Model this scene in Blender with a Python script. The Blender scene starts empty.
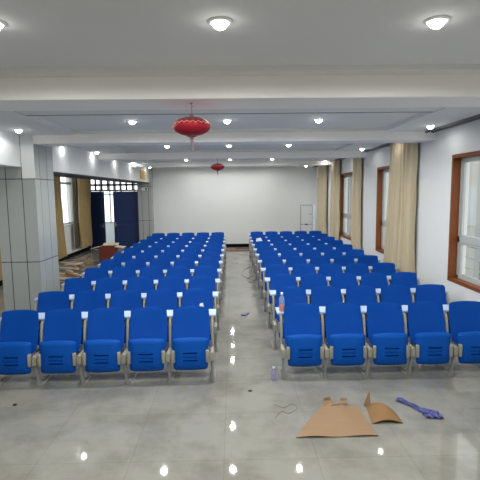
import bpy, bmesh, math, random
from mathutils import Vector, Matrix
random.seed(7)
R = random.Random(11)
C = bpy.context.scene.collection
PI = math.pi

# ------------------------------------------------------------------ materials
def s2l(v):
    v /= 255.0
    return v / 12.92 if v <= 0.04045 else ((v + 0.055) / 1.055) ** 2.4
def rgb(r, g, b): return (s2l(r), s2l(g), s2l(b), 1.0)

def mat(name, col, rough=0.6, metal=0.0, var=0.06, scale=8.0, bump=0.0, bscale=60.0, stretch=(1, 1, 1), spec=0.5, trans=0.0, coat=0.0):
    m = bpy.data.materials.new(name); m.use_nodes = True
    nt = m.node_tree; N = nt.nodes; L = nt.links
    b = N['Principled BSDF']
    b.inputs['Roughness'].default_value = rough
    b.inputs['Metallic'].default_value = metal
    b.inputs['Specular IOR Level'].default_value = spec
    b.inputs['Transmission Weight'].default_value = trans
    b.inputs['Coat Weight'].default_value = coat
    tc = N.new('ShaderNodeTexCoord'); mp = N.new('ShaderNodeMapping')
    mp.inputs['Scale'].default_value = stretch
    L.new(tc.outputs['Object'], mp.inputs['Vector'])
    n = N.new('ShaderNodeTexNoise'); n.inputs['Scale'].default_value = scale; n.inputs['Detail'].default_value = 4
    L.new(mp.outputs['Vector'], n.inputs['Vector'])
    mx = N.new('ShaderNodeMix'); mx.data_type = 'RGBA'
    mx.inputs[6].default_value = tuple(c * (1 - var) for c in col[:3]) + (1,)
    mx.inputs[7].default_value = tuple(min(1, c * (1 + var)) for c in col[:3]) + (1,)
    L.new(n.outputs['Fac'], mx.inputs[0]); L.new(mx.outputs[2], b.inputs['Base Color'])
    if bump:
        n2 = N.new('ShaderNodeTexNoise'); n2.inputs['Scale'].default_value = bscale; n2.inputs['Detail'].default_value = 3
        L.new(mp.outputs['Vector'], n2.inputs['Vector'])
        bp = N.new('ShaderNodeBump'); bp.inputs['Strength'].default_value = bump; bp.inputs['Distance'].default_value = 0.01
        L.new(n2.outputs['Fac'], bp.inputs['Height']); L.new(bp.outputs['Normal'], b.inputs['Normal'])
    return m

def emit(name, col, s):
    m = bpy.data.materials.new(name); m.use_nodes = True
    b = m.node_tree.nodes['Principled BSDF']
    b.inputs['Base Color'].default_value = col
    b.inputs['Emission Color'].default_value = col
    b.inputs['Emission Strength'].default_value = s
    return m

def glass(name, tint=(0.95, 0.97, 0.97, 1), refl=0.08, haze=0.0):
    m = bpy.data.materials.new(name); m.use_nodes = True
    nt = m.node_tree; N = nt.nodes; L = nt.links
    N.remove(N['Principled BSDF'])
    t = N.new('ShaderNodeBsdfTransparent'); t.inputs['Color'].default_value = tint
    g = N.new('ShaderNodeBsdfGlossy'); g.inputs['Roughness'].default_value = 0.03
    f = N.new('ShaderNodeLayerWeight'); f.inputs['Blend'].default_value = 0.12
    k = N.new('ShaderNodeMath'); k.operation = 'MULTIPLY'; k.inputs[1].default_value = refl * 5
    L.new(f.outputs['Facing'], k.inputs[0])
    x = N.new('ShaderNodeMixShader')
    L.new(k.outputs[0], x.inputs[0]); L.new(t.outputs[0], x.inputs[1]); L.new(g.outputs[0], x.inputs[2])
    out = x.outputs[0]
    if haze:
        d = N.new('ShaderNodeBsdfDiffuse'); d.inputs['Color'].default_value = tint
        y = N.new('ShaderNodeMixShader'); y.inputs[0].default_value = haze
        L.new(out, y.inputs[1]); L.new(d.outputs[0], y.inputs[2]); out = y.outputs[0]
    L.new(out, N['Material Output'].inputs['Surface'])
    return m

def floor_mat():
    m = bpy.data.materials.new('polished_tile'); m.use_nodes = True
    nt = m.node_tree; N = nt.nodes; L = nt.links
    b = N['Principled BSDF']
    tc = N.new('ShaderNodeTexCoord')
    mp = N.new('ShaderNodeMapping'); mp.inputs['Location'].default_value = (0.1, 0.47, 0)
    L.new(tc.outputs['Object'], mp.inputs['Vector'])
    br = N.new('ShaderNodeTexBrick'); br.offset = 0.0; br.squash = 1.0
    br.inputs['Scale'].default_value = 1.0; br.inputs['Brick Width'].default_value = 0.8; br.inputs['Row Height'].default_value = 0.8
    br.inputs['Mortar Size'].default_value = 0.003; br.inputs['Mortar Smooth'].default_value = 0.3
    br.inputs['Color1'].default_value = FLOOR_A; br.inputs['Color2'].default_value = FLOOR_B; br.inputs['Mortar'].default_value = FLOOR_G
    L.new(mp.outputs['Vector'], br.inputs['Vector'])
    # dusty smears
    n = N.new('ShaderNodeTexNoise'); n.inputs['Scale'].default_value = 1.7; n.inputs['Detail'].default_value = 7; n.inputs['Roughness'].default_value = 0.65
    L.new(tc.outputs['Object'], n.inputs['Vector'])
    cr = N.new('ShaderNodeValToRGB'); cr.color_ramp.elements[0].position = 0.36; cr.color_ramp.elements[1].position = 0.58
    cr.color_ramp.elements[0].color = (0.70, 0.69, 0.67, 1); cr.color_ramp.elements[1].color = (1, 1, 1, 1)
    L.new(n.outputs['Fac'], cr.inputs['Fac'])
    mx = N.new('ShaderNodeMix'); mx.data_type = 'RGBA'; mx.blend_type = 'MULTIPLY'; mx.inputs[0].default_value = 0.9
    L.new(br.outputs['Color'], mx.inputs[6]); L.new(cr.outputs['Color'], mx.inputs[7])
    L.new(mx.outputs[2], b.inputs['Base Color'])
    n2 = N.new('ShaderNodeTexNoise'); n2.inputs['Scale'].default_value = 2.3; n2.inputs['Detail'].default_value = 6
    L.new(tc.outputs['Object'], n2.inputs['Vector'])
    mr = N.new('ShaderNodeMapRange'); mr.inputs[3].default_value = 0.02; mr.inputs[4].default_value = 0.05
    L.new(n2.outputs['Fac'], mr.inputs[0]); L.new(mr.outputs[0], b.inputs['Roughness'])
    b.inputs['Specular IOR Level'].default_value = 0.4
    return m

FLOOR_A, FLOOR_B, FLOOR_G = rgb(153, 152, 143), rgb(149, 148, 140), rgb(134, 133, 126)
M = {}
M['floor'] = floor_mat()
M['ceiling'] = mat('ceiling_paint', rgb(222, 222, 219), 0.85, var=0.02, scale=0.8)
M['beam'] = mat('beam_paint', rgb(242, 239, 236), 0.8, var=0.02, scale=0.8)
M['wall'] = mat('wall_paint', rgb(222, 224, 223), 0.8, var=0.015, scale=1.2, bump=0.03)
M['panel'] = mat('column_panel', rgb(164, 169, 167), 0.16, var=0.02, scale=1.5)
M['groove'] = mat('groove_dark', rgb(40, 42, 46), 0.7)
M['black'] = mat('black_skirting', rgb(14, 14, 16), 0.8, spec=0.1)
M['blue'] = mat('blue_plastic', rgb(0, 71, 163), 0.62, spec=0.14, var=0.07, scale=5, bump=0.05, bscale=250)
M['blue_seat'] = mat('blue_seat_plastic', rgb(0, 77, 168), 0.62, spec=0.16, var=0.07, scale=6, bump=0.05, bscale=250)
M['grey'] = mat('grey_painted_metal', rgb(148, 148, 144), 0.45, var=0.05, metal=0.0)
M['cream'] = mat('cream_plastic', rgb(152, 150, 139), 0.5, var=0.04)
M['desk'] = mat('pale_desk_board', rgb(178, 200, 228), 0.4, var=0.02)
M['bolt'] = mat('dark_bolt', rgb(40, 40, 42), 0.4, metal=0.7)
M['wood'] = mat('orange_wood', rgb(124, 68, 30), 0.5, spec=0.25, var=0.22, scale=5, stretch=(6, 6, 0.6))
M['alu'] = mat('white_aluminium', rgb(176, 180, 178), 0.4, var=0.02)
M['glass'] = glass('window_glass')
M['curtain'] = mat('curtain_cloth', rgb(196, 183, 154), 0.9, var=0.08, scale=14, stretch=(1, 1, 0.15), bump=0.1, bscale=300)
M['curtain_brown'] = mat('brown_curtain_cloth', rgb(166, 144, 100), 0.9, var=0.1, scale=14, stretch=(1, 1, 0.15), bump=0.1, bscale=300)
M['curtain_grey'] = mat('grey_curtain_cloth', rgb(92, 84, 70), 0.9, var=0.08, scale=14)
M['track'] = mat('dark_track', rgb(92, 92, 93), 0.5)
M['navy'] = mat('navy_door_paint', rgb(17, 46, 98), 0.55, var=0.12, scale=3, stretch=(4, 4, 1))
M['dark_frame'] = mat('dark_frame_paint', rgb(46, 50, 60), 0.5)
M['steel'] = mat('brushed_steel', rgb(170, 172, 176), 0.3, metal=0.9)
M['lens'] = emit('lamp_lens', (1.0, 0.985, 0.96, 1), 16.0)
M['white'] = mat('white_enamel', rgb(235, 235, 235), 0.4, var=0.01)
M['lantern'] = mat('lantern_red', rgb(140, 10, 32), 0.62, spec=0.3, var=0.12, scale=30)
M['lantern_top'] = mat('lantern_dusty_red', rgb(112, 58, 56), 0.7, var=0.15, scale=25)
M['gold'] = mat('lantern_gold', rgb(206, 150, 130), 0.45, var=0.1)
M['tassel'] = mat('tassel_thread', rgb(132, 108, 112), 0.8, var=0.15, scale=60)
M['lcap'] = mat('lantern_cap', rgb(120, 72, 80), 0.6)
M['card'] = mat('brown_cardboard', rgb(150, 122, 92), 0.8, var=0.1, scale=4, stretch=(1, 8, 1))
M['card_dark'] = mat('dark_cardboard', rgb(138, 104, 64), 0.75, var=0.12, scale=5, stretch=(1, 6, 1))
M['card_pale'] = mat('pale_cardboard', rgb(214, 200, 180), 0.8, var=0.08, scale=6)
M['carton_red'] = mat('red_brown_carton', rgb(116, 50, 32), 0.6, var=0.12, scale=5)
M['violet'] = mat('blue_violet_film', rgb(70, 78, 142), 0.35, var=0.25, scale=18, coat=0.2)
M['paper'] = mat('white_paper', rgb(230, 238, 248), 0.8, var=0.02)
M['clear'] = glass('clear_plastic', (0.93, 0.955, 0.98, 1), 0.1, 0.16)
M['clear_violet'] = glass('violet_plastic', (0.74, 0.72, 0.92, 1), 0.1, 0.2)
M['label'] = mat('orange_label', rgb(206, 134, 104), 0.5, var=0.2, scale=40)
M['cap_white'] = mat('white_cap', rgb(225, 228, 232), 0.4)
M['p1'] = mat('plank_pale', rgb(206, 186, 158), 0.75, var=0.2, scale=6, stretch=(1, 10, 10))
M['p2'] = mat('plank_brown', rgb(150, 116, 90), 0.75, var=0.25, scale=6, stretch=(1, 10, 10))
M['p3'] = mat('plank_grey', rgb(176, 166, 154), 0.75, var=0.2, scale=6, stretch=(1, 10, 10))
M['redplank'] = mat('red_brown_plank', rgb(150, 104, 98), 0.65, var=0.2, scale=6, stretch=(1, 10, 10))
M['patch'] = mat('amber_board', rgb(206, 166, 104), 0.7, var=0.1, scale=6)
M['wire'] = mat('grey_wire', rgb(118, 114, 110), 0.6)
M['ext_wall'] = mat('far_facade', rgb(168, 167, 159), 0.9, var=0.04, scale=0.6)
M['ext_trim'] = mat('far_facade_pilaster', rgb(152, 153, 148), 0.9, var=0.06, scale=0.8)
M['ext_glass'] = mat('far_facade_window', rgb(158, 164, 164), 0.3, var=0.1)
M['corr'] = mat('corridor_paint', rgb(172, 184, 184), 0.8, var=0.02)
M['ground'] = mat('outdoor_ground', rgb(170, 170, 168), 0.9)

# ------------------------------------------------------------------ mesh helpers
def nb(): return bmesh.new()
def box(bm, x0, x1, y0, y1, z0, z1, bev=0.0, seg=2, mtx=None):
    r = bmesh.ops.create_cube(bm, size=1.0)
    vs = r['verts']
    bmesh.ops.scale(bm, vec=(x1 - x0, y1 - y0, z1 - z0), verts=vs)
    bmesh.ops.translate(bm, vec=((x0 + x1) / 2, (y0 + y1) / 2, (z0 + z1) / 2), verts=vs)
    if bev:
        es = list({e for v in vs for e in v.link_edges})
        rr = bmesh.ops.bevel(bm, geom=es, offset=bev, segments=seg, affect='EDGES', profile=0.5)
        vs = list({v for f in rr['faces'] for v in f.verts} | {v for v in vs if v.is_valid})
    if mtx is not None: bmesh.ops.transform(bm, matrix=mtx, verts=vs)
    return vs

def tube(bm, pts, rad, seg=10, rx=None, cap=True):
    """swept ellipse along points; rad may be list of (rx, ry)"""
    pts = [Vector(p) for p in pts]; rings = []
    n = len(pts)
    for i, p in enumerate(pts):
        t = (pts[min(i + 1, n - 1)] - pts[max(i - 1, 0)]).normalized()
        a = Vector((1, 0, 0)) if abs(t.x) < 0.9 else Vector((0, 0, 1))
        u = (a - t * a.dot(t)).normalized(); w = t.cross(u)
        r = rad[i] if isinstance(rad, (list, tuple)) else rad
        ra, rb = r if isinstance(r, (list, tuple)) else (r, r)
        rings.append([bm.verts.new(p + u * ra * math.cos(2 * PI * k / seg) + w * rb * math.sin(2 * PI * k / seg)) for k in range(seg)])
    for i in range(n - 1):
        for k in range(seg):
            bm.faces.new((rings[i][k], rings[i][(k + 1) % seg], rings[i + 1][(k + 1) % seg], rings[i + 1][k]))
    if cap:
        bm.faces.new(rings[0][::-1]); bm.faces.new(rings[-1])

def lathe(bm, prof, seg=24, c=(0, 0, 0)):
    rings = []
    for r, z in prof:
        if r < 1e-5: rings.append([bm.verts.new((c[0], c[1], c[2] + z))])
        else: rings.append([bm.verts.new((c[0] + r * math.cos(2 * PI * k / seg), c[1] + r * math.sin(2 * PI * k / seg), c[2] + z)) for k in range(seg)])
    for a, b in zip(rings, rings[1:]):
        for k in range(seg):
            k2 = (k + 1) % seg
            f = [a[k % len(a)], a[k2 % len(a)], b[k2 % len(b)], b[k % len(b)]]
            f2 = []
            for v in f:
                if v not in f2: f2.append(v)
            if len(f2) > 2: bm.faces.new(f2)

def sheet(bm, fn, nu, nv, th, us=None, vs=None):
    """closed sheet: fn(u, v)->(front Vector, back Vector)"""
    us = us or [i / nu for i in range(nu + 1)]; vs = vs or [j / nv for j in range(nv + 1)]
    F = []; B = []
    for v in vs:
        fr = []; br = []
        for u in us:
            a, b = fn(u, v); fr.append(bm.verts.new(a)); br.append(bm.verts.new(b))
        F.append(fr); B.append(br)
    nu = len(us) - 1; nv = len(vs) - 1
    for j in range(nv):
        for i in range(nu):
            bm.faces.new((F[j][i], F[j][i + 1], F[j + 1][i + 1], F[j + 1][i]))
            bm.faces.new((B[j][i], B[j + 1][i], B[j + 1][i + 1], B[j][i + 1]))
    for i in range(nu):
        bm.faces.new((F[0][i], B[0][i], B[0][i + 1], F[0][i + 1]))
        bm.faces.new((F[nv][i], F[nv][i + 1], B[nv][i + 1], B[nv][i]))
    for j in range(nv):
        bm.faces.new((F[j][0], F[j + 1][0], B[j + 1][0], B[j][0]))
        bm.faces.new((F[j][nu], B[j][nu], B[j + 1][nu], F[j + 1][nu]))

def obj(name, bm, m, parent=None, smooth=False, loc=None, rot=None, angle=40):
    bmesh.ops.recalc_face_normals(bm, faces=bm.faces[:])
    me = bpy.data.meshes.new(name); bm.to_mesh(me); bm.free()
    me.materials.append(M[m] if isinstance(m, str) else m)
    if smooth:
        me.polygons.foreach_set('use_smooth', [True] * len(me.polygons))
        try: me.set_sharp_from_angle(angle=math.radians(angle))
        except Exception: pass
    o = bpy.data.objects.new(name, me); C.objects.link(o)
    if parent is not None: o.parent = parent
    if loc is not None: o.location = loc
    if rot is not None: o.rotation_euler = rot
    return o

def tag(o, label=None, cat=None, group=None, kind=None):
    if label: o['label'] = label
    if cat: o['category'] = cat
    if group: o['group'] = group
    if kind: o['kind'] = kind
    return o
def thing(name, label, cat, loc=(0, 0, 0), rotz=0.0, group=None):
    o = bpy.data.objects.new(name, None); C.objects.link(o)
    o.empty_display_size = 0.05
    o.location = loc; o.rotation_euler = (0, 0, rotz)
    return tag(o, label, cat, group)
def struct_empty(name, label=None, cat='structure'):
    o = bpy.data.objects.new(name, None); C.objects.link(o); o.empty_display_size = 0.05
    return tag(o, label, cat, None, 'structure')
def struct(name, bm, m, label=None, cat=None, parent=None):
    o = obj(name, bm, m, parent)
    if parent is None: tag(o, label, cat, None, 'structure')
    return o
def copy_tree(o, parent=None):
    c = o.copy(); C.objects.link(c)
    if parent is not None: c.parent = parent
    for ch in list(o.children): copy_tree(ch, c)
    return c

ORD = ['first', 'second', 'third', 'fourth', 'fifth', 'sixth', 'seventh', 'eighth', 'ninth', 'tenth', 'eleventh', 'twelfth']

# ------------------------------------------------------------------ camera
CF, CP, CY, CR, CH = 438.67, 0.10923, 0.01632, 0.011806, 2.28167
def cam_axes():
    r = Vector((math.cos(CY), -math.sin(CY), 0)); fh = Vector((math.sin(CY), math.cos(CY), 0)); z = Vector((0, 0, 1))
    f = fh * math.cos(CP) - z * math.sin(CP); u = fh * math.sin(CP) + z * math.cos(CP)
    r2 = r * math.cos(CR) - u * math.sin(CR); u2 = r * math.sin(CR) + u * math.cos(CR)
    return r2, u2, f
cam = bpy.data.cameras.new('camera'); co = bpy.data.objects.new('camera', cam); C.objects.link(co)
r_, u_, f_ = cam_axes()
co.matrix_world = Matrix(((r_.x, u_.x, -f_.x, 0), (r_.y, u_.y, -f_.y, 0), (r_.z, u_.z, -f_.z, CH), (0, 0, 0, 1)))
cam.sensor_fit = 'HORIZONTAL'; cam.sensor_width = 36.0; cam.lens = CF / 480 * 36.0
cam.clip_start = 0.05; cam.clip_end = 300
bpy.context.scene.camera = co

# ------------------------------------------------------------------ dimensions
XR, XL, YB, YF = 3.45, -5.87, 18.1, -2.6
ZC, ZB = 3.26, 3.12
COLX0, COLX1, COLY0, COLY1 = -3.97, -3.31, 7.5, 8.28

# ------------------------------------------------------------------ floor, ceiling, beams
bm = nb(); box(bm, XL - 0.3, XR + 0.3, YF, 20.6, -0.1, 0)
struct('floor', bm, 'floor', 'grey polished stone tile floor of the hall', 'floor')

BEAMS = [(0.3, 0.75, 3.085), (3.9, 4.4, 3.085), (7.5, 7.95, ZB), (11.1, 11.5, ZB), (14.7, 15.05, 3.14)]
REC = [(1.5, 3.75), (5.72, 7.36), (9.3, 10.95), (12.9, 14.55), (16.3, 17.8)]     # shallow raised panels
CX = 2.58
bm = nb()
ys = [YF] + [v for r in REC for v in r] + [YB + 0.2]
box(bm, CX, XR + 0.25, YF, YB + 0.2, ZC, ZC + 0.2)
box(bm, XL - 0.25, -CX, YF, YB + 0.2, ZC, ZC + 0.2)
for i in range(0, len(ys), 2):
    box(bm, -CX, CX, ys[i], ys[i + 1], ZC + 0.012, ZC + 0.2)
for a, b in REC: box(bm, -CX, CX, a, b, ZC + 0.055, ZC + 0.2)
struct('ceiling', bm, 'ceiling', 'pale painted plaster ceiling with shallow raised panels between beams', 'ceiling')
for i, (a, b, z) in enumerate(BEAMS):
    bm = nb(); box(bm, -3.33 if i > 1 else -3.55, XR + 0.01, a, b, z, ZC + 0.1, 0.006, 1)
    struct('trim_%d' % (i + 1), bm, 'beam', ['white painted cross beam overhead beside the camera', 'white cross beam nearest in view, with the larger lantern', 'white cross beam meeting the near panelled column', 'white cross beam carrying the far small lantern', 'last white cross beam before the far wall'][i], 'beam')

bm = nb(); box(bm, -CX, CX, 5.704, 5.716, ZC + 0.006, ZC + 0.02)  # thin dark strip just ahead of the raised panel's near edge
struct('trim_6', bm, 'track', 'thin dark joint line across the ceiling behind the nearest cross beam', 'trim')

# ------------------------------------------------------------------ right wall with windows
WZ0, WZ1 = 0.86, 2.79
WIN = [(1.55, 3.3), (5.08, 6.86), (8.66, 10.42), (12.36, 14.12), (15.95, 17.72)]  # first opening is out of view, added to let daylight in near the camera
T = 0.26
bm = nb()
edges = [YF] + [v for w in WIN for v in w] + [YB + 0.2]
for i in range(0, len(edges), 2): box(bm, XR, XR + T, edges[i], edges[i + 1], 0, ZC + 0.1)
for a, b in WIN:
    box(bm, XR, XR + T, a, b, 0, WZ0); box(bm, XR, XR + T, a, b, WZ1, ZC + 0.1)
struct('wall_right', bm, 'wall', 'white painted wall with wood-cased windows', 'wall')

def right_window(n, a, b):
    w = struct_empty('window_%d' % n, ('orange wood cased window beside the camera' if n == 0 else 'orange wood cased window with pale sashes, %s along the white wall' % ORD[n - 1]), 'window')
    d = 0.17; t = 0.028; f = 0.026; pr = 0.014
    bm = nb()
    box(bm, XR - pr, XR + d, b - t, b, WZ0, WZ1); box(bm, XR - pr, XR + d, a, a + t, WZ0, WZ1)
    box(bm, XR - pr, XR + d, a, b, WZ0, WZ0 + t); box(bm, XR - pr, XR + d, a, b, WZ1 - t, WZ1)
    for (y0, y1, z0, z1) in ((b, b + f, WZ0 - f, WZ1 + f), (a - f, a, WZ0 - f, WZ1 + f), (a, b, WZ1, WZ1 + f), (a, b, WZ0 - f, WZ0)):
        box(bm, XR - pr, XR + 0.001, y0, y1, z0, z1, 0.003, 1)
    obj('wood_casing', bm, 'wood', w)
    a2, b2, z0, z1 = a + t, b - t, WZ0 + t, WZ1 - t
    x0, x1 = XR + d - 0.065, XR + d
    zt = 1.50
    fr = nb(); s = 0.045
    box(fr, x0, x1, b2 - s, b2, z0, z1); box(fr, x0, x1, a2, a2 + s, z0, z1)
    box(fr, x0, x1, a2, b2, z0, z0 + s); box(fr, x0, x1, a2, b2, z1 - s, z1)
    box(fr, x0, x1, a2, b2, zt - 0.045, zt + 0.045)
    ym = (a2 + b2) / 2
    box(fr, x0, x1, ym - 0.03, ym + 0.03, z0, z1)
    obj('window_frame', fr, 'alu', w)
    for (ya, yb) in ((a2 + s, ym - 0.03), (ym + 0.03, b2 - s)):
        for (za, zb) in ((z0 + s, zt - 0.045), (zt + 0.045, z1 - s)):
            sh = nb(); q = 0.028
            box(sh, x0 + 0.015, x1 - 0.015, ya, ya + q, za, zb); box(sh, x0 + 0.015, x1 - 0.015, yb - q, yb, za, zb)
            box(sh, x0 + 0.015, x1 - 0.015, ya + q, yb - q, za, za + q); box(sh, x0 + 0.015, x1 - 0.015, ya + q, yb - q, zb - q, zb)
            so = obj('sash', sh, 'alu', w)
            g = nb(); box(g, x1 - 0.036, x1 - 0.030, ya + q, yb - q, za + q, zb - q); obj('pane', g, 'glass', so)
    # outside guard rails in front of the lower sash
    gr = nb()
    for k in range(3): tube(gr, [(XR + T - 0.02, a2, z0 + 0.16 + 0.17 * k), (XR + T - 0.02, b2, z0 + 0.16 + 0.17 * k)], 0.008, 6)
    obj('guard_rail', gr, 'alu', w)
for i, (a, b) in enumerate(WIN): right_window(i, a, b)

# curtain tracks, one double track in each bay
TR = [(0.8, 3.88, 'before the second cross beam'), (4.42, 7.48, 'above the nearest wood-cased window'), (7.97, 11.08, 'above the widest cream curtain'), (11.52, 14.68, 'above the third wood-cased window'), (15.07, 18.0, 'beside the far white wall')]
for k, (a, b, w) in enumerate(TR):
    t = thing('curtain_track', 'dark double curtain track on the ceiling ' + w, 'curtain track', (0, a, ZC), 0, 'curtain tracks')
    for x in (3.27, 3.375):
        bm = nb(); box(bm, x - 0.012, x + 0.012, 0, b - a, -0.03, 0.0); obj('rail', bm, 'track', t)

def curtain(label, ax, y0, y1, z0, z1, folds, amp, m, fixed, splay=0.0, group='curtains', name='curtain'):
    """hangs in a plane x=fixed running along y; splay shifts the bottom along y"""
    bm = nb(); n = folds * 16
    ph = R.random() * 6
    def fn(u, v):
        y = y0 + (y1 - y0) * u; z = z1 + (z0 - z1) * v
        a = amp * (0.75 + 0.35 * v) * (0.8 + 0.2 * math.sin(u * 9 + ph))
        th = 2 * PI * folds * u + 0.5 * math.sin(3 * v + u * 5 + ph)
        x = fixed + a * (1 - 2 * abs(math.sin(th / 2)) ** 0.8) + 0.008 * math.sin(v * 7 + u * 14) + 0.12 * a * math.sin(3.3 * th)
        yy = y + splay * v * v * (u if y1 - y0 > 1.2 and fixed > 0 else 1) + 0.012 * math.sin(v * 5 + 7 * u)
        return Vector((x, yy, z)), Vector((x + 0.006, yy, z))
    sheet(bm, fn, n, 24, 0.006)
    o = obj(name, bm, m, None, True, angle=80)
    tag(o, label, 'curtain', group)
    return o
cg = 'cream curtains by the wood-cased windows'
curtain('wide cream curtain hanging to the right of the second wood-cased window', 0, 8.08, 9.34, 0.42, ZC - 0.03, 7, 0.082, 'curtain', 3.343, 0.26, cg)
curtain('cream curtain beside the near edge of the third wood-cased window', 0, 11.54, 12.16, 0.5, ZC - 0.03, 4, 0.082, 'curtain', 3.343, -0.03, cg)
curtain('cream curtain beside the far edge of the third wood-cased window', 0, 13.85, 14.66, 0.5, ZC - 0.03, 5, 0.082, 'curtain', 3.343, 0.02, cg)
curtain('narrow cream curtain nearest the far white wall', 0, 15.75, 17.1, 0.3, ZC - 0.03, 6, 0.078, 'curtain', 3.34, 0.0, cg)

# ------------------------------------------------------------------ left: long header, panelled columns, far aisle wall
bm = nb(); box(bm, -4.1, -3.53, YF, COLY0, 2.74, ZC + 0.1)
struct('wall_header_front', bm, 'wall', 'white header wall above the side aisle, before the panelled column', 'wall')
hd = struct_empty('wall_header', 'white panelled header between the two panelled columns', 'wall')
bm = nb(); box(bm, -3.9, -3.32, COLY1, YB, 2.68, ZC + 0.1); obj('header_core', bm, 'groove', hd)
cuts = [COLY1, 9.13, 11.1, 13.1, 15.1, YB - 0.35]
for a, b in zip(cuts, cuts[1:]):
    bm = nb(); box(bm, -3.322, -3.31, a + 0.006, b - 0.004, 2.70, ZC); obj('header_panel', bm, 'wall', hd)
bm = nb(); box(bm, -3.92, -3.305, COLY1, YB - 0.3, 2.67, 2.682); obj('bottom_edge', bm, 'groove', hd)
bm = nb(); box(bm, -3.309, -3.3, 16.0, 17.0, 2.78, 3.12); obj('amber_board', bm, 'patch', hd)['label'] = 'amber coloured board'  # thin amber patch on the header face near its far end

def column(name, label, x0, x1, y0, y1, fx, fy, zs, ztop, faces):
    c = struct_empty(name, label, 'column')
    bm = nb(); box(bm, x0 + 0.006, x1 - 0.006, y0 + 0.006, y1 - 0.006, 0, ztop); obj('column_core', bm, 'groove', c)
    g = 0.007
    xs = [x0] + fx + [x1]; ysx = [y0] + fy + [y1]
    for za, zb in zip(zs, zs[1:]):
        for a, b in zip(xs, xs[1:]):
            zz = zb
            ga = g if a != x0 else 0; gb = g if b != x1 else 0
            bm = nb(); box(bm, a + ga, b - gb, y0, y0 + 0.012, za + (g if za else 0), zz - (g if zz != zs[-1] else 0)); obj('front_panel', bm, 'wall' if (za > 2.5 and b == x1 and x0 < -3.9) else 'panel', c)
        for a, b in zip(ysx, ysx[1:]):
            ga = g if a != y0 else 0.0121; gb = g if b != y1 else 0
            bm = nb(); box(bm, x1 - 0.012, x1, a + ga, b - gb, za + (g if za else 0), zb - (g if zb != zs[-1] else 0)); obj('side_panel', bm, 'panel', c)
    return c
column('column_near', 'grey panelled column with dark seams near the front rows of chairs', COLX0, COLX1, COLY0, COLY1, [-3.80, -3.53], [7.70, 8.0], [0, 1.128, 2.54, ZC + 0.05], ZC + 0.05, 2)
column('column_back', 'pale panelled column with dark seams beside the dark blue doors', -3.78, -3.23, 17.72, YB + 0.05, [-3.62, -3.36], [17.9], [0, 1.18, 2.53, ZC + 0.05], ZC + 0.05, 2)
t = thing('wall_lamp', 'small white wall light box high on the far panelled column', 'light', (-3.5, 17.72, 2.44))
bm = nb(); box(bm, -0.12, 0.12, -0.06, 0, -0.06, 0.06, 0.012); obj('housing', bm, 'white', t)
bm = nb(); box(bm, 0.04, 0.10, -0.075, -0.055, -0.04, 0.04, 0.006); obj('lamp_head', bm, 'bolt', t)

# left wall of the side aisle
LW = [(5.6, 7.6), (9.4, 10.8), (14.25, 16.45)]  # first two openings are unseen, added only to let daylight in
LZ0, LZ1 = 1.2, 3.0
bm = nb(); e = [YF] + [v for w in LW for v in w] + [YB + 0.2]
for i in range(0, len(e), 2): box(bm, XL - T, XL, e[i], e[i + 1], 0, ZC + 0.1)
for a, b in LW: box(bm, XL - T, XL, a, b, 0, LZ0); box(bm, XL - T, XL, a, b, LZ1, ZC + 0.1)
struct('wall_left', bm, 'wall', 'white painted side aisle wall behind the panelled column', 'wall')
for n, (a, b) in enumerate(LW):
    w = struct_empty('window_%d' % (5 + n), ['white framed aisle window before the near column', 'white framed aisle window hidden beyond the near column', 'bright white framed window between the brown aisle curtains'][n], 'window')
    x0, x1 = XL - 0.14, XL - 0.07
    fr = nb(); s = 0.055; zt = 2.66; ym = (a + b) / 2
    box(fr, x0, x1, a, a + s, LZ0, LZ1); box(fr, x0, x1, b - s, b, LZ0, LZ1); box(fr, x0, x1, a, b, LZ0, LZ0 + s); box(fr, x0, x1, a, b, LZ1 - s, LZ1)
    box(fr, x0, x1, a, b, zt - 0.04, zt + 0.04); box(fr, x0, x1, ym - 0.03, ym + 0.03, LZ0, LZ1)
    obj('window_frame', fr, 'alu', w)
    for ya, yb in ((a + s, ym - 0.03), (ym + 0.03, b - s)):
        for za, zb in ((LZ0 + s, zt - 0.04), (zt + 0.04, LZ1 - s)):
            g = nb(); box(g, x0 + 0.03, x0 + 0.036, ya, yb, za, zb); obj('pane', g, 'glass', w)
    sl = nb(); box(sl, XL - 0.14, XL + 0.04, a - 0.03, b + 0.03, LZ0 - 0.03, LZ0, 0.006); obj('sill', sl, 'white', w)
lg = 'brown curtains in the side aisle'
curtain('brown aisle curtain hanging left of the bright aisle window', 0, 13.45, 14.70, 0.16, 3.05, 4, 0.07, 'curtain_brown', XL + 0.16, 0.3, lg)
curtain('broad brown aisle curtain between the bright window and the blue doors', 0, 16.40, 17.75, 0.26, 3.05, 6, 0.07, 'curtain_brown', XL + 0.16, 0.0, lg)
curtain('grey curtain strip against the right side of the bright aisle window', 0, 15.92, 16.22, 0.3, 3.05, 4, 0.03, 'curtain_grey', XL + 0.15, 0.0, lg)
curtain('brown aisle curtain glimpsed past the outer edge of the near column', 0, 10.5, 11.6, 0.2, 3.05, 6, 0.05, 'curtain_brown', XL + 0.16, 0.0, lg)
bm = nb(); box(bm, XL, XL + 0.07, 9.2, 17.9, 3.06, 3.10); tag(obj('curtain_rail', bm, 'track'), 'dark curtain rail along the top of the side aisle wall', 'curtain rail')
bm = nb(); box(bm, XL, XL + 0.016, YF, YB, 0, 0.14); struct('baseboard_left', bm, 'black', 'black skirting along the side aisle wall', 'baseboard')
bm = nb(); box(bm, -3.2, XR, YB - 0.016, YB, 0, 0.14); struct('baseboard_back', bm, 'black', 'black skirting along the far white wall', 'baseboard')
bm = nb(); box(bm, XR - 0.016, XR, YF, YB, 0, 0.14); struct('baseboard_right', bm, 'black', 'black skirting below the wood-cased windows', 'baseboard')

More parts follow.
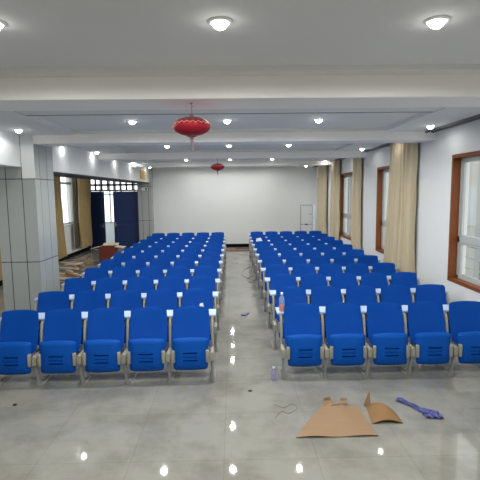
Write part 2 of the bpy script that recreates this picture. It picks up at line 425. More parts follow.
# back wall with the door opening and transom
DX0, DX1, DZ, TZ = -5.83, -3.82, 2.37, 2.93
bm = nb()
box(bm, DX1, XR + 0.2, YB, YB + 0.2, 0, ZC + 0.1)
box(bm, XL - T, DX0, YB, YB + 0.2, 0, ZC + 0.1)
box(bm, DX0, DX1, YB, YB + 0.2, TZ, ZC + 0.1)
struct('wall_back', bm, 'wall', 'plain white far wall behind the last row of chairs', 'wall')
bm = nb(); box(bm, XL - T, XR + T, YF - 0.2, YF, 0, ZC + 0.1)
struct('wall_front', bm, 'wall', 'white wall behind the camera', 'wall')

d = struct_empty('door_1', 'dark blue double door standing ajar with a barred transom above', 'door')
fr = nb()
box(fr, DX0, DX0 + 0.05, YB - 0.02, YB + 0.12, 0, TZ); box(fr, DX1 - 0.05, DX1, YB - 0.02, YB + 0.12, 0, TZ)
box(fr, DX0, DX1, YB - 0.02, YB + 0.12, DZ, DZ + 0.06); box(fr, DX0, DX1, YB - 0.02, YB + 0.12, TZ - 0.05, TZ)
obj('door_frame', fr, 'dark_frame', d)
tr = nb(); nV = 8
for k in range(1, nV):
    x = DX0 + (DX1 - DX0) * k / nV; box(tr, x - 0.032, x + 0.032, YB + 0.02, YB + 0.07, DZ + 0.06, TZ - 0.05)
zm = (DZ + 0.06 + TZ - 0.05) / 2 - 0.03
box(tr, DX0, DX1, YB + 0.02, YB + 0.07, zm - 0.04, zm + 0.04)
obj('transom_bars', tr, 'dark_frame', d)
for k in range(nV):
    x = DX0 + (DX1 - DX0) * k / nV; x2 = DX0 + (DX1 - DX0) * (k + 1) / nV
    g = nb(); box(g, x + 0.022, x2 - 0.022, YB + 0.043, YB + 0.049, DZ + 0.06, TZ - 0.05); obj('transom_pane', g, 'glass', d)
def leaf(w, loc, rz, hs):
    bm = nb(); box(bm, 0 if hs > 0 else -w, w if hs > 0 else 0, -0.045, 0, 0.015, DZ - 0.01, 0.004, 1)
    for (za, zb) in ((0.15, 1.0), (1.15, 2.2)):
        box(bm, (0.12 if hs > 0 else -w + 0.12), (w - 0.12 if hs > 0 else -0.12), -0.055, -0.04, za, zb, 0.006, 1)
    o = obj('door_leaf', bm, 'navy', d, loc=loc, rot=(0, 0, rz))
    h = nb(); xk = (w - 0.07) * hs
    tube(h, [(xk, -0.045, 1.0), (xk, -0.10, 1.0), (xk - 0.11 * hs, -0.10, 1.0)], 0.011, 8); box(h, xk - 0.025, xk + 0.025, -0.056, -0.044, 0.92, 1.1, 0.004, 1)
    obj('door_handle', h, 'steel', o)
leaf(0.98, (DX0 + 0.05, YB, 0), math.radians(-41), 1)
leaf(0.99, (DX1 - 0.05, YB, 0), 0.02, -1)

# corridor outside the doors
co_ = struct_empty('wall_corridor', 'pale corridor parapet seen through the ajar blue doors', 'wall')
bm = nb(); box(bm, -7.2, -2.0, 20.3, 20.45, 0, 0.92); obj('parapet', bm, 'corr', co_)
fr = nb()
for x in (-6.6, -6.05, -5.62, -5.36, -5.1, -4.5, -3.9, -3.3, -2.7): box(fr, x - 0.03, x + 0.03, 20.33, 20.4, 0.92, 3.3)
box(fr, -7.2, -2.0, 20.33, 20.4, 0.92, 0.98); box(fr, -7.2, -2.0, 20.33, 20.4, 2.2, 2.26)
obj('mullions', fr, 'ext_trim', co_)

# ------------------------------------------------------------------ outside: pale buildings across the way
def facade(label, x0, x1, y0, y1, h, along):
    t = thing('building', label, 'building', ((x0 + x1) / 2, (y0 + y1) / 2, -4.0))
    W, D = x1 - x0, y1 - y0
    bm = nb(); box(bm, -W / 2, W / 2, -D / 2, D / 2, 0, h + 4); obj('walls', bm, 'ext_wall', t)
    n = int(D / 1.6)
    s = -1 if along == 'R' else 1
    for k in range(n):
        y = -D / 2 + (k + 0.5) * D / n
        bm = nb(); box(bm, s * W / 2 - 0.12, s * W / 2 + 0.12, y - 0.22, y + 0.22, 0, h + 4); obj('pilaster', bm, 'ext_trim', t)
        if k % 2 == 0:
            bm = nb(); box(bm, s * W / 2 - 0.04, s * W / 2 + 0.04, y + 0.35, y + 1.1, 4.6, 6.4); obj('far_window', bm, 'ext_glass', t)
facade('pale grey building seen through the wood-cased windows', 11.0, 16.0, 12.0, 60.0, 9.0, 'R')
bm = nb(); box(bm, -60, 80, -40, 90, -4.2, -4.0); struct('ground_outside', bm, 'ground', 'pale paved ground outside the windows', 'ground')

# ------------------------------------------------------------------ chairs
PITCH = 0.518
def backrest_bm():
    bm = nb(); z0, z1, r = 0.39, 0.882, 0.036
    vs = [0, .08, .2, .35, .5, .65, .78, .86, .91, .945, .97, .985, .995, 1.0]
    us = [0, .02, .06, .12, .2, .3, .4, .5, .6, .7, .8, .88, .94, .98, 1]
    def fn(u, v):
        s = 2 * u - 1
        z = z0 + (z1 - z0) * v
        w = 0.223 + 0.005 * math.sin(PI * v) - 0.005 * max(0, (v - 0.45) / 0.55) ** 1.3
        d = z - (z1 - r)
        if d > 0: w = w - r + math.sqrt(max(0, r * r - d * d))
        d = (z0 + r) - z
        if d > 0: w = w - r + math.sqrt(max(0, r * r - d * d))
        x = s * w
        zz = z - 0.010 * s * s * v
        y = 0.045 + 0.155 * v + 0.02 * math.sin(PI * v) - 0.022 * s * s
        e = (1 - abs(s) ** 6) * (1 - abs(2 * v - 1) ** 10)
        return Vector((x, y - 0.008 * e, zz)), Vector((x * 0.985, y + 0.010 + 0.014 * e, zz - 0.002))
    sheet(bm, fn, 0, 0, 0, us, vs)
    return bm
def seat_bm():
    bm = nb(); z0, z1, r = 0.182, 0.562, 0.036
    H = z1 - z0
    gz = [(0.315, 0.032), (0.355, 0.010), (0.398, 0.032)]
    zs = {z0, z0 + .006, z0 + .015, z0 + .03, z0 + .045, .26, .28, .295, .335, .375, .42, .45, .48, z1 - .05, z1 - .045, z1 - .03, z1 - .018, z1 - .01, z1 - .004, z1}
    for g, dpt in gz: zs |= {g - .009, g - .007, g + .007, g + .009}
    vs = [(z - z0) / H for z in sorted(zs)]
    us = [0, .02, .06, .12, .2, .28, .302, .312, .4, .5, .6, .688, .698, .72, .8, .88, .94, .98, 1]
    def fn(u, v):
        s = 2 * u - 1; z = z0 + H * v
        w = 0.203 + 0.016 * v
        d = z - (z1 - r)
        if d > 0: w = w - r + math.sqrt(max(0, r * r - d * d))
        d = (z0 + r) - z
        if d > 0: w = w - r + math.sqrt(max(0, r * r - d * d))
        e = (1 - abs(s) ** 8) * (1 - abs(2 * v - 1) ** 8)
        yb = -0.085 + 0.02 * v
        lip = 0.016 * max(0.0, (v - 0.84) / 0.16)
        y = yb - 0.050 * e - 0.018 * math.sin(PI * min(1, v * 1.1)) * (1 - s * s) - lip * (1 - s ** 8)
        for g, dpt in gz:
            if abs(z - g) < 0.0075 and abs(s) < 0.385: y += dpt
        zz = z + 0.010 * (1 - s * s) * v - 0.008 * (1 - s * s) * (1 - v)
        return Vector((s * w, y, zz)), Vector((s * w, yb + 0.022 * e, zz))
    sheet(bm, fn, 0, 0, 0, us, vs)
    return bm
def leg_bm():
    bm = nb()
    box(bm, -0.031, 0.031, -0.045, 0.34, 0, 0.012, 0.004, 1)
    tube(bm, [(0, -0.018, 0.005), (0, -0.022, 0.05), (0, -0.045, 0.17), (0, -0.06, 0.30), (0, -0.03, 0.36), (0, 0.10, 0.37)],
         [(0.029, 0.034), (0.022, 0.034), (0.017, 0.032), (0.020, 0.032), (0.020, 0.026), (0.018, 0.022)], 10)
    tube(bm, [(0, 0.09, 0.33), (0, 0.10, 0.42), (0, 0.13, 0.60), (0, 0.160, 0.705), (0, 0.185, 0.733)], [(0.019, 0.028), (0.018, 0.026), (0.018, 0.024), (0.018, 0.024), (0.017, 0.02)], 10)
    tube(bm, [(0, -0.02, 0.10), (0, 0.12, 0.035), (0, 0.28, 0.012)], [(0.014, 0.03), (0.012, 0.02), (0.012, 0.008)], 8)
    box(bm, -0.017, 0.017, 0.18, 0.46, 0.710, 0.736, 0.004, 1)
    return bm
def hub_bm():
    bm = nb()
    ring = []
    prof = [(-0.022, -0.070), (-0.027, 0.02)] + [(0.027 * math.cos(PI - PI * k / 8), 0.02 + 0.030 * math.sin(PI * k / 8)) for k in range(1, 8)] + [(0.027, 0.02), (0.022, -0.070)]
    for y, q in ((-0.135, 0.84), (-0.125, 1.0), (0.05, 1.0)):
        ring.append([bm.verts.new((x * q, y, 0.362 + z * q)) for x, z in prof])
    n = len(prof)
    for ra, rb in zip(ring, ring[1:]):
        for i in range(n): bm.faces.new((ra[i], ra[(i + 1) % n], rb[(i + 1) % n], rb[i]))
    bm.faces.new(ring[0]); bm.faces.new(ring[-1][::-1])
    return bm
def plate_bm(s):
    bm = nb()
    box(bm, -0.021, 0.021, -0.030, 0.03, -0.075, 0.075, 0.012, 2, Matrix.Translation((s * 0.060, -0.105, 0.355)) @ Matrix.Rotation(-s * 0.35, 4, 'Z'))
    return bm
def bolt_bm():
    bm = nb(); tube(bm, [(0, -0.036, 0.011), (0, -0.036, 0.018)], 0.009, 8); return bm

mesh_cache = {}
def part(name, key, build, m, parent, loc=(0, 0, 0), smooth=True):
    if key in mesh_cache:
        o = bpy.data.objects.new(name, mesh_cache[key]); C.objects.link(o); o.parent = parent; o.location = loc; return o
    o = obj(name, build(), m, parent, smooth, loc); mesh_cache[key] = o.data; return o

def chair(label, loc, rz, group, legs, near):
    t = thing('lecture_chair', label, 'chair', loc, rz, group)
    part('backrest', 'back', backrest_bm, 'blue', t)
    part('seat', 'seat', seat_bm, 'blue_seat', t)
    h = PITCH / 2
    for s in legs:
        l = part('leg', 'leg', leg_bm, 'grey', t, (s * h, 0, 0))
        part('hinge_hub', 'hub', hub_bm, 'cream', t, (s * h, 0, 0))
        if near: part('floor_bolt', 'bolt', bolt_bm, 'bolt', l)
    for s in (-1, 1):
        part('hinge_plate', 'plate%d' % s, lambda: plate_bm(-s), 'cream', t, (s * h, 0, 0))
    return t

NROW, RP = 11, 1.0088
XLA, YLA, SKL = -0.266, 5.133, -0.0217
XRA, YRA, SKR = 0.588, 5.1706, -0.0029
# (SK: the row turns slightly, chairs further from the aisle stand nearer the camera)
def desk_row(x0, x1, y0, y1, label, group):
    L = math.hypot(x1 - x0, y1 - y0); a = math.atan2(y1 - y0, x1 - x0)
    t = thing('desk_board', label, 'desk', ((x0 + x1) / 2, (y0 + y1) / 2, 0.7375), a, group)
    bm = nb(); box(bm, -L / 2 - 0.045, L / 2 + 0.045, 0.215, 0.485, 0, 0.026, 0.006, 2); obj('board', bm, 'desk', t)
    bm = nb(); box(bm, -L / 2 + 0.03, L / 2 - 0.03, 0.464, 0.476, -0.18, 0.0, 0.003, 1); obj('modesty_panel', bm, 'grey', t)
for k in range(NROW):
    rown = ORD[k] if k < NROW - 1 else 'last'
    rowt = '%s row from the front' % rown if k < NROW - 1 else 'last row before the far wall'
    for i in range(5):
        seat = 'aisle seat' if i == 0 else ('%s from the aisle' % ORD[i])
        # left block
        X = XLA - (i + 0.5) * PITCH; Y = YLA + k * RP + SKL * (i + 0.5) * PITCH
        chair('blue tip-up chair, %s, %s, column-side block' % (seat, rowt), (X, Y, 0), -SKL, 'blue chairs in the column-side block', (-1, 1) if i == 0 else (-1,), k < 2)
        X = XRA + (i + 0.5) * PITCH; Y = YRA + k * RP + SKR * (i + 0.5) * PITCH
        chair('blue tip-up chair, %s, %s, window-side block' % (seat, rowt), (X, Y, 0), SKR, 'blue chairs in the window-side block', (-1, 1) if i == 0 else (1,), k < 2)
    desk_row(XLA - 5 * PITCH, XLA, YLA + k * RP + SKL * 5 * PITCH, YLA + k * RP, 'long pale desk board behind the %s row of chairs, column-side block' % rown, 'desk boards of the column-side block')
    desk_row(XRA, XRA + 5 * PITCH, YRA + k * RP, YRA + k * RP + SKR * 5 * PITCH, 'long pale desk board behind the %s row of chairs, window-side block' % rown, 'desk boards of the window-side block')

# ------------------------------------------------------------------ lights
LIGHT_W = 36.0
def lens_pos(x, y):
    inpan = abs(x) < CX and any(a < y < b for a, b in REC)
    return ZC + (0.055 if inpan else (0.012 if abs(x) < CX else 0.0))
proto = None
def downlight(x, y, label, k=1.0):
    z = lens_pos(x, y)
    t = thing('downlight', label, 'ceiling light', (x, y, z), 0, 'ceiling downlights')
    def ring():
        bm = nb(); lathe(bm, [(0.052, 0.0), (0.054, -0.012), (0.066, -0.012), (0.078, -0.004), (0.078, 0.0)], 20); return bm
    def lens():
        bm = nb(); lathe(bm, [(0, -0.050), (0.018, -0.047), (0.034, -0.038), (0.046, -0.022), (0.052, -0.006), (0.052, 0.0), (0, 0.0)], 20); return bm
    part('trim_ring', 'dl_ring', ring, 'white', t)
    part('lens', 'dl_lens', lens, 'lens', t)
    li = bpy.data.lights.new('downlight_lamp', 'SPOT'); li.energy = LIGHT_W * k; li.spot_size = math.radians(178); li.spot_blend = 0.35
    li.shadow_soft_size = 0.05; li.color = (1.0, 0.995, 0.96)
    lo = bpy.data.objects.new('downlight_lamp', li); C.objects.link(lo); lo.parent = t; lo.location = (0, 0, -0.05)
MX = (-1.43, -0.06, 1.27)
MN = ('column-side line', 'centre line', 'window-side line')
rowsY = [1.0, 2.8, 4.68, 6.5, 8.2, 9.9, 11.55, 14.0, 15.2, 17.1]  # first two rows are extra lamps added to brighten the near bay
rowN = ['overhead near the camera', 'in front of the nearest cross beam', 'tucked close behind the nearest cross beam', 'in the panel behind the nearest cross beam',
        'tucked close behind the second cross beam', 'in the panel behind the second cross beam', 'tucked close behind the third cross beam',
        'in the panel behind the third cross beam', 'tucked close behind the last cross beam', 'nearest the far wall']
for j, y in enumerate(rowsY):
    for i, x in enumerate(MX):
        downlight(x, y, 'round ceiling downlight %s, %s' % (rowN[j], MN[i]), (1.45 if y < 5 else (0.62 if y > 17 else (1.1 if y < 7 else 0.87))) * (0.88 if i == 2 else 1.0))
OUTN = ['before the nearest cross beam', 'between the nearest and second cross beams', 'tucked behind the second cross beam', 'between the second and third cross beams',
        'tucked behind the third cross beam', 'just before the last cross beam', 'nearest the far wall']
outer = [(3.2, 3.2), (6.86, 6.86), (8.75, 8.7), (10.62, 10.45), (12.6, 12.5), (14.5, 14.55), (16.95, 17.1)]
for j, (yl, yr) in enumerate(outer):
    downlight(-3.23 if j < 2 else (-3.2 if j < 6 else -3.12), yl, 'round ceiling downlight along the white header side, ' + OUTN[j], 0.16 if j < 2 else (0.055 if j < 6 else 0.055))
    downlight(3.07 if j < 6 else 2.86, yr, 'round ceiling downlight beside the curtain tracks, ' + OUTN[j], 0.045 if j > 2 else (0.08 if j < 2 else 0.04))
for j, y in enumerate((9.6, 12.6, 15.8)):  # unseen lamps behind the header, added to lift the dim aisle
    downlight(-4.85, y, 'round ceiling downlight over the side aisle, %s from the near column' % ORD[j], 0.5)

# daylight
w = bpy.data.worlds.new('overcast'); bpy.context.scene.world = w; w.use_nodes = True
bg = w.node_tree.nodes['Background']; bg.inputs['Color'].default_value = (0.97, 0.99, 1.0, 1); bg.inputs['Strength'].default_value = 1.5

# ------------------------------------------------------------------ lanterns
def lantern(label, x, y, zb):
    t = thing('hanging_lantern', label, 'lantern', (x, y, zb), 0, 'red lanterns')
    zc = -0.208; rx, rz = 0.168, 0.083
    bm = nb()
    prof = [(rx * math.sin(a), zc - rz * math.cos(a)) for a in [PI * (0.09 + 0.82 * k / 26) for k in range(27)]]
    seg = 48; rings = []
    for r, z in prof: rings.append([bm.verts.new((r * (1 + 0.018 * math.cos(24 * 2 * PI * k / seg)) * math.cos(2 * PI * k / seg), r * (1 + 0.018 * math.cos(24 * 2 * PI * k / seg)) * math.sin(2 * PI * k / seg), z)) for k in range(seg)])
    for a, b in zip(rings, rings[1:]):
        for k in range(seg): bm.faces.new((a[k], a[(k + 1) % seg], b[(k + 1) % seg], b[k]))
    bm.faces.new(rings[0][::-1]); bm.faces.new(rings[-1])
    obj('lantern_body', bm, 'lantern', t, True)
    bm = nb(); pr = [((rx + 0.002) * math.sin(a), zc - (rz + 0.002) * math.cos(a)) for a in [PI * (0.66 + 0.27 * k / 8) for k in range(9)]]
    lathe(bm, pr + [(pr[-1][0] - 0.01, pr[-1][1] - 0.004)], 48); obj('dusty_top', bm, 'lantern_top', t, True)
    bm = nb(); zz = 0.022                                            # zigzag of pale trim round the shoulder
    pts = []
    for k in range(41):
        a = 2 * PI * k / 40; z = zc + zz + (0.010 if k % 2 else -0.008)
        r = rx * math.sqrt(max(0, 1 - ((z - zc) / rz) ** 2)) * 1.02 + 0.001
        pts.append((r * math.cos(a), r * math.sin(a), z))
    tube(bm, pts, 0.0035, 5, cap=False); obj('zigzag_trim', bm, 'gold', t)
    bm = nb(); lathe(bm, [(0, zc + rz + 0.028), (0.012, zc + rz + 0.028), (0.018, zc + rz + 0.004), (0.045, zc + rz - 0.008), (0.05, zc + rz - 0.016), (0, zc + rz - 0.016)], 16); obj('top_cap', bm, 'lcap', t, True)
    bm = nb(); lathe(bm, [(0, zc - rz + 0.014), (0.05, zc - rz + 0.012), (0.046, zc - rz - 0.004), (0.02, zc - rz - 0.014), (0.016, zc - rz - 0.034), (0, zc - rz - 0.036)], 16); obj('bottom_cap', bm, 'lcap', t, True)
    bm = nb(); hk = [(0, 0, 0), (0.002, 0, -0.02), (0.010, 0, -0.032), (0.0, 0, -0.044), (-0.008, 0, -0.036)]
    tube(bm, hk, 0.003, 6); tube(bm, [(0, 0, -0.04), (0.004, 0, -0.055), (0, 0, zc + rz + 0.02)], 0.0025, 6); lathe(bm, [(0, 0), (0.012, 0), (0.012, -0.006), (0, -0.006)], 10); obj('hook_wire', bm, 'wire', t)
    bm = nb(); lathe(bm, [(0, zc - rz - 0.03), (0.012, zc - rz - 0.036), (0.014, zc - rz - 0.055), (0.006, zc - rz - 0.07), (0, zc - rz - 0.072)], 10)
    for k in range(7):
        a = 2 * PI * k / 7; q = 0.006 + 0.003 * R.random(); e = zc - rz - 0.12 - 0.02 * R.random()
        tube(bm, [(q * math.cos(a), q * math.sin(a), zc - rz - 0.06), (q * math.cos(a) * 1.2 + 0.006, q * math.sin(a) * 1.2, e)], 0.0022, 5)
    obj('tassel', bm, 'tassel', t, True)
lantern('larger looking red lantern with tassel hanging from the nearest cross beam', -0.36, 4.08, 3.085)
lantern('small far red lantern with tassel hanging from a cross beam over the rear rows', -0.36, 11.2, ZB)

# ------------------------------------------------------------------ things at the far end
t = thing('display_easel', 'thin grey metal display stand beside the white roll at the far wall', 'stand', (2.93, 17.35, 0))
for s in (-1, 1):
    bm = nb(); tube(bm, [(s * 0.23, 0, 0.04), (s * 0.23, 0, 1.73)], 0.014, 8); obj('upright', bm, 'grey', t)
    bm = nb(); box(bm, s * 0.23 - 0.02, s * 0.23 + 0.02, -0.25, 0.25, 0.0, 0.04, 0.006, 1); obj('foot', bm, 'grey', t)
bm = nb(); tube(bm, [(-0.23, 0, 1.73), (0.23, 0, 1.73)], 0.014, 8); obj('top_bar', bm, 'grey', t)
bm = nb(); tube(bm, [(-0.23, 0, 0.97), (0.23, 0, 0.97)], 0.014, 8); obj('middle_bar', bm, 'grey', t)
bm = nb(); box(bm, -0.06, 0.06, -0.035, 0.02, 0.95, 0.995, 0.008); obj('clip', bm, 'bolt', t)
bm = nb(); box(bm, 0.10, 0.22, -0.02, 0.0, 1.36, 1.385, 0.004); obj('side_peg', bm, 'grey', t)
t = thing('screen_roll', 'white rolled sheet standing upright beside the grey display stand', 'rolled sheet', (3.265, 17.62, 0))
bm = nb(); lathe(bm, [(0.02, 0), (0.075, 0), (0.075, 1.74), (0.02, 1.74), (0.02, 0)], 20); obj('roll', bm, 'paper', t, True)
bm = nb(); lathe(bm, [(0.0765, 1.2), (0.079, 1.2), (0.079, 1.24), (0.0765, 1.24), (0.0765, 1.2)], 20); obj('tie_band', bm, 'cap_white', t, True)

def plank(label, x, y, z, L, W, H, rz, m, group, tilt=0.0):
    bm = nb(); box(bm, -L / 2, L / 2, -W / 2, W / 2, 0, H, 0.003, 1)
    o = obj('plank', bm, m, None); o.location = (x, y, z); o.rotation_euler = (0, tilt, rz)
    return tag(o, label, 'plank', group)
plank('long reddish plank lying across the end of the aisle', 0.15, 17.0, 0.0, 1.5, 0.14, 0.04, 0.03, 'redplank', 'planks at the far wall')
plank('short reddish plank lying behind the long one at the aisle end', -0.35, 17.5, 0.0, 0.9, 0.12, 0.035, -0.12, 'redplank', 'planks at the far wall')
# heap of loose planks beside the column
HG = 'loose planks heaped in the side aisle'
spots = []
cols = ['pale', 'brown', 'grey']
mats = ['p1', 'p2', 'p3']
for k in range(26):
    layer = k // 9
    yy = 10.6 + (k % 9) * 0.44 + R.uniform(-0.15, 0.15)
    xx = -3.95 - 0.14 * (k % 9) + R.uniform(-0.25, 0.1)
    rz = R.choice((-1, 1)) * R.uniform(0.15, 1.25); L = R.uniform(0.5, 0.86) * (1 - 0.12 * layer); W = R.uniform(0.07, 0.13)
    c = (k * 2 + layer) % 3
    where = ['nearest the carton end', 'by the near column end'][0 if (k % 9) > 4 else 1]
    lay = ['lying on the floor', 'in the middle layer', 'on top'][layer]
    plank('%s loose plank %s of the aisle heap, %s from the near end' % (cols[c], lay, ORD[k % 9]), xx, yy, 0.001 + layer * 0.086 + (k % 9 % 2) * 0.043, L, W, 0.04, rz, mats[c], HG)

# open carton
t = thing('open_carton', 'open red-brown carton with pale flaps beside the plank heap', 'box', (-4.085, 14.35, 0))
bm = nb(); W, D, H, q = 0.51, 0.42, 0.56, 0.008
box(bm, -W / 2, W / 2, -D / 2, -D / 2 + q, 0, H); box(bm, -W / 2, W / 2, D / 2 - q, D / 2, 0, H); box(bm, -W / 2, -W / 2 + q, -D / 2 + q, D / 2 - q, 0, H); box(bm, W / 2 - q, W / 2, -D / 2 + q, D / 2 - q, 0, H); box(bm, -W / 2 + q, W / 2 - q, -D / 2 + q, D / 2 - q, 0, q)
obj('carton_body', bm, 'carton_red', t)
for s, a in ((-1, 0.22), (1, 0.12)):
    bm = nb(); box(bm, 0, 0.29, -D / 2, D / 2, -0.004, 0.004)
    obj('flap', bm, 'card_pale', t, loc=(s * W / 2, 0, H), rot=(0, a, 0 if s > 0 else PI))
bm = nb(); box(bm, -W / 2, W / 2, 0, 0.2, -0.004, 0.004); obj('flap', bm, 'card_pale', t, loc=(0, D / 2, H), rot=(1.9 - PI / 2, 0, 0))

# ------------------------------------------------------------------ bottles, papers, litter
def bottle(label, loc, h, r, m, lab, group):
    t = thing('plastic_bottle', label, 'bottle', loc, 0, group)
    bm = nb()
    lathe(bm, [(0, 0.004), (r * .8, 0), (r, 0.01), (r, h * .30), (r * .94, h * .34), (r, h * .38), (r, h * .62), (r * .85, h * .72), (r * .42, h * .86), (r * .38, h * .92), (0, h * .92)], 18); obj('bottle_body', bm, m, t, True)
    bm = nb(); lathe(bm, [(0, h * .90), (r * .46, h * .90), (r * .46, h), (0, h)], 14); obj('bottle_cap', bm, 'cap_white', t, True)
    if lab:
        bm = nb(); lathe(bm, [(r * 1.01, h * .07), (r * 1.03, h * .07), (r * 1.03, h * .33), (r * 1.01, h * .33), (r * 1.01, h * .07)], 18); obj('bottle_label', bm, 'label', t, True)
bottle('clear plastic bottle with orange label standing on the front desk board', (0.608, 5.425, 0.764), 0.25, 0.034, 'clear', True, None)
bottle('small violet tinted plastic bottle standing on the floor beside the aisle leg', (0.475, 5.12, 0.0), 0.165, 0.034, 'clear_violet', False, None)

def tent(name, label, loc, rz, w, h, d):
    bm = nb()
    for s in (-1, 1):
        vs = [bm.verts.new(p) for p in ((-w / 2, s * d, 0), (w / 2, s * d, 0), (w * 0.1, s * 0.001, h), (-w * 0.42, s * 0.001, h * 0.9))]
        f = bm.faces.new(vs); e = bmesh.ops.extrude_face_region(bm, geom=[f]); bmesh.ops.translate(bm, vec=(0, -s * 0.002, 0), verts=[g for g in e['geom'] if isinstance(g, bmesh.types.BMVert)])
    o = obj(name, bm, 'paper'); o.location = loc; o.rotation_euler = (0, 0, rz)
    tag(o, label, 'paper')
tent('folded_paper', 'folded white paper standing on a far desk board beside the aisle', (0.775, 12.56, 0.764), 0.3, 0.24, 0.20, 0.06)
tent('folded_paper', 'small folded white paper standing on the front desk board, column-side block', (-0.40, 5.46, 0.764), -0.2, 0.075, 0.125, 0.03)

t = thing('cardboard_sheet', 'large flattened brown cardboard on the floor before the chairs', 'cardboard', (1.02, 4.2, 0))
def cs(u, v):
    e0 = Vector((-0.46 + 0.38 * v, -0.36 + 0.64 * v, 0)); e1 = Vector((0.31 - 0.03 * v, -0.36 + 0.56 * v, 0))
    p = e0.lerp(e1, u); z = 0.010 + 0.035 * math.sin(PI * u) * (0.4 + 0.6 * v) * abs(math.sin(2.2 * v + 0.6)) + 0.008 * math.sin(9 * u + 5 * v)
    z = max(0.006, z)
    return Vector((p.x, p.y, z)), Vector((p.x, p.y, z - 0.005))
bm = nb(); sheet(bm, cs, 18, 14, 0); obj('sheet', bm, 'card', t, True)
def flapm(w, d, bend):
    bm = nb()
    def fn(u, v):
        x = (u - 0.5) * w * (1 - 0.25 * v); y = d * v * math.cos(bend * v); z = d * v * math.sin(bend * v)
        return Vector((x, y, z)), Vector((x, y + 0.002, z + 0.005))
    sheet(bm, fn, 4, 6, 0); return bm
obj('flap', flapm(0.10, 0.06, 1.0), 'card', t, True, loc=(-0.02, 0.27, 0.012), rot=(0, 0, 0.2))
obj('flap', flapm(0.09, 0.05, 0.8), 'card', t, True, loc=(0.14, 0.24, 0.026), rot=(0, 0, -0.15))
obj('slot_mark', flapm(0.10, 0.012, 0.1), 'card_dark', t, True, loc=(0.04, 0.19, 0.036), rot=(0, 0, 0.1))
t = thing('cardboard_sheet', 'curled darker piece of cardboard with one flap standing up', 'cardboard', (1.46, 4.26, 0))
def c2(u, v):
    x = -0.07 + 0.26 * u - 0.05 * (1 - v) * (1 - u); y = -0.20 + 0.36 * v - 0.17 * u * v
    z = 0.006 + 0.075 * math.sin(PI * u) * (0.5 + 0.5 * v)
    return Vector((x, y, z)), Vector((x, y, z - 0.005))
bm = nb(); sheet(bm, c2, 14, 10, 0); obj('curled_sheet', bm, 'card_dark', t, True)
bm = nb()
def c3(u, v):
    w = 0.075 * (1 - 0.85 * v); x = (u - 0.5) * w; z = 0.165 * v; y = 0.02 * v
    return Vector((x, y, z)), Vector((x, y + 0.005, z))
sheet(bm, c3, 3, 5, 0); obj('upright_flap', bm, 'card', t, True, loc=(-0.065, 0.14, 0.005), rot=(0, 0.1, -0.5))

t = thing('plastic_film', 'crumpled blue-violet plastic strip lying on the floor', 'plastic film', (1.90, 4.33, 0))
ctrl = [(-0.13, 0.21, .035), (-0.10, 0.18, .045), (-0.06, 0.11, .022), (-0.02, 0.05, .024), (0.02, -0.02, .035), (0.07, -0.08, .05), (0.12, -0.10, .04), (0.17, -0.12, .02)]
bm = nb()
def cf(u, v):
    k = v * (len(ctrl) - 1); i = min(int(k), len(ctrl) - 2); f = k - i
    x, y, w = [ctrl[i][j] * (1 - f) + ctrl[i + 1][j] * f for j in range(3)]
    dx, dy = ctrl[i + 1][0] - ctrl[i][0], ctrl[i + 1][1] - ctrl[i][1]; L = math.hypot(dx, dy)
    s = (u - 0.5) * 2
    z = 0.006 + 0.020 * abs(math.sin(11 * v + 4 * u)) + 0.018 * abs(math.sin(23 * v - 7 * u)) * (1 - s * s)
    p = Vector((x - dy / L * w * s, y + dx / L * w * s, z))
    return p, p - Vector((0, 0, 0.004))
sheet(bm, cf, 10, 44, 0); obj('strip', bm, 'violet', t, False)
bm = nb()
def cg2(u, v):
    x = 0.06 + 0.17 * (u - 0.3); y = -0.14 + 0.10 * (v - 0.5) - 0.03 * u
    z = 0.006 + 0.03 * abs(math.sin(9 * u + 3 * v)) * abs(math.sin(5 * v + 2))
    return Vector((x, y, z)), Vector((x, y, z - 0.003))
sheet(bm, cg2, 14, 8, 0); obj('crumpled_end', bm, 'violet', t, False)

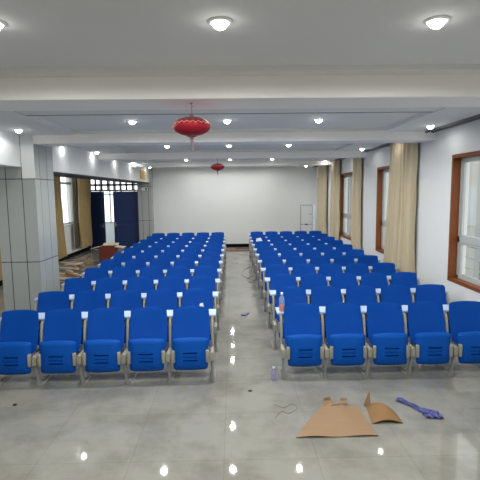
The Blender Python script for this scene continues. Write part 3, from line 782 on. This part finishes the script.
bm = nb(); box(bm, -0.045, 0.045, -0.09, 0.09, 0, 0.02, 0.006, 1)
o = obj('small_packet', bm, 'violet'); o.location = (0.21, 8.0, 0); o.rotation_euler = (0, 0, -0.5); tag(o, 'small bluish packet lying on the aisle floor', 'packet')
for nm, lb, x, y in (('dark_scrap', 'tiny dark scrap on the floor at the near end of the aisle', 0.174, 4.83), ('dark_scrap', 'tiny dark scrap on the floor before the chair nearest the column', -2.4, 4.60)):
    bm = nb(); lathe(bm, [(0, 0), (0.02, 0), (0.016, 0.012), (0, 0.014)], 7); bmesh.ops.scale(bm, vec=(1.3, 0.8, 1), verts=bm.verts[:])
    o = obj(nm, bm, 'bolt'); o.location = (x, y, 0); tag(o, lb, 'scrap')
def wire(name, label, pts, r=0.006):
    P = [Vector((p[0], p[1], r)) for p in pts]; out = []
    for i in range(len(P) - 1):
        p0, p1, p2, p3 = P[max(i - 1, 0)], P[i], P[i + 1], P[min(i + 2, len(P) - 1)]
        for k in range(8):
            t = k / 8
            out.append(0.5 * (2 * p1 + (p2 - p0) * t + (2 * p0 - 5 * p1 + 4 * p2 - p3) * t * t + (3 * p1 - p0 - 3 * p2 + p3) * t ** 3))
    out.append(P[-1])
    bm = nb(); tube(bm, out, r, 6); tag(obj(name, bm, 'wire', None, True), label, 'cable')
wire('loose_cable', 'loose grey cable looped on the floor beside the window-side block', [(0.50, 13.2), (0.30, 12.6), (0.24, 11.9), (0.44, 11.3), (0.56, 11.1), (0.42, 10.9), (0.36, 11.3), (0.5, 11.7)], 0.0055)
wire('loose_string', 'thin string curled on the floor between the aisle and the cardboard', [(0.42, 4.5), (0.52, 4.42), (0.6, 4.5), (0.66, 4.42), (0.56, 4.3), (0.48, 4.34), (0.40, 4.2)], 0.0025)

# ------------------------------------------------------------------ view
sc = bpy.context.scene
sc.view_settings.view_transform = 'Standard'; sc.view_settings.look = 'None'
sc.view_settings.exposure = 0.67; sc.view_settings.gamma = 1.0; sc.view_settings.use_curve_mapping = False
sc.cycles.max_bounces = 10; sc.cycles.diffuse_bounces = 5; sc.cycles.transparent_max_bounces = 12
sc.cycles.sample_clamp_indirect = 6.0
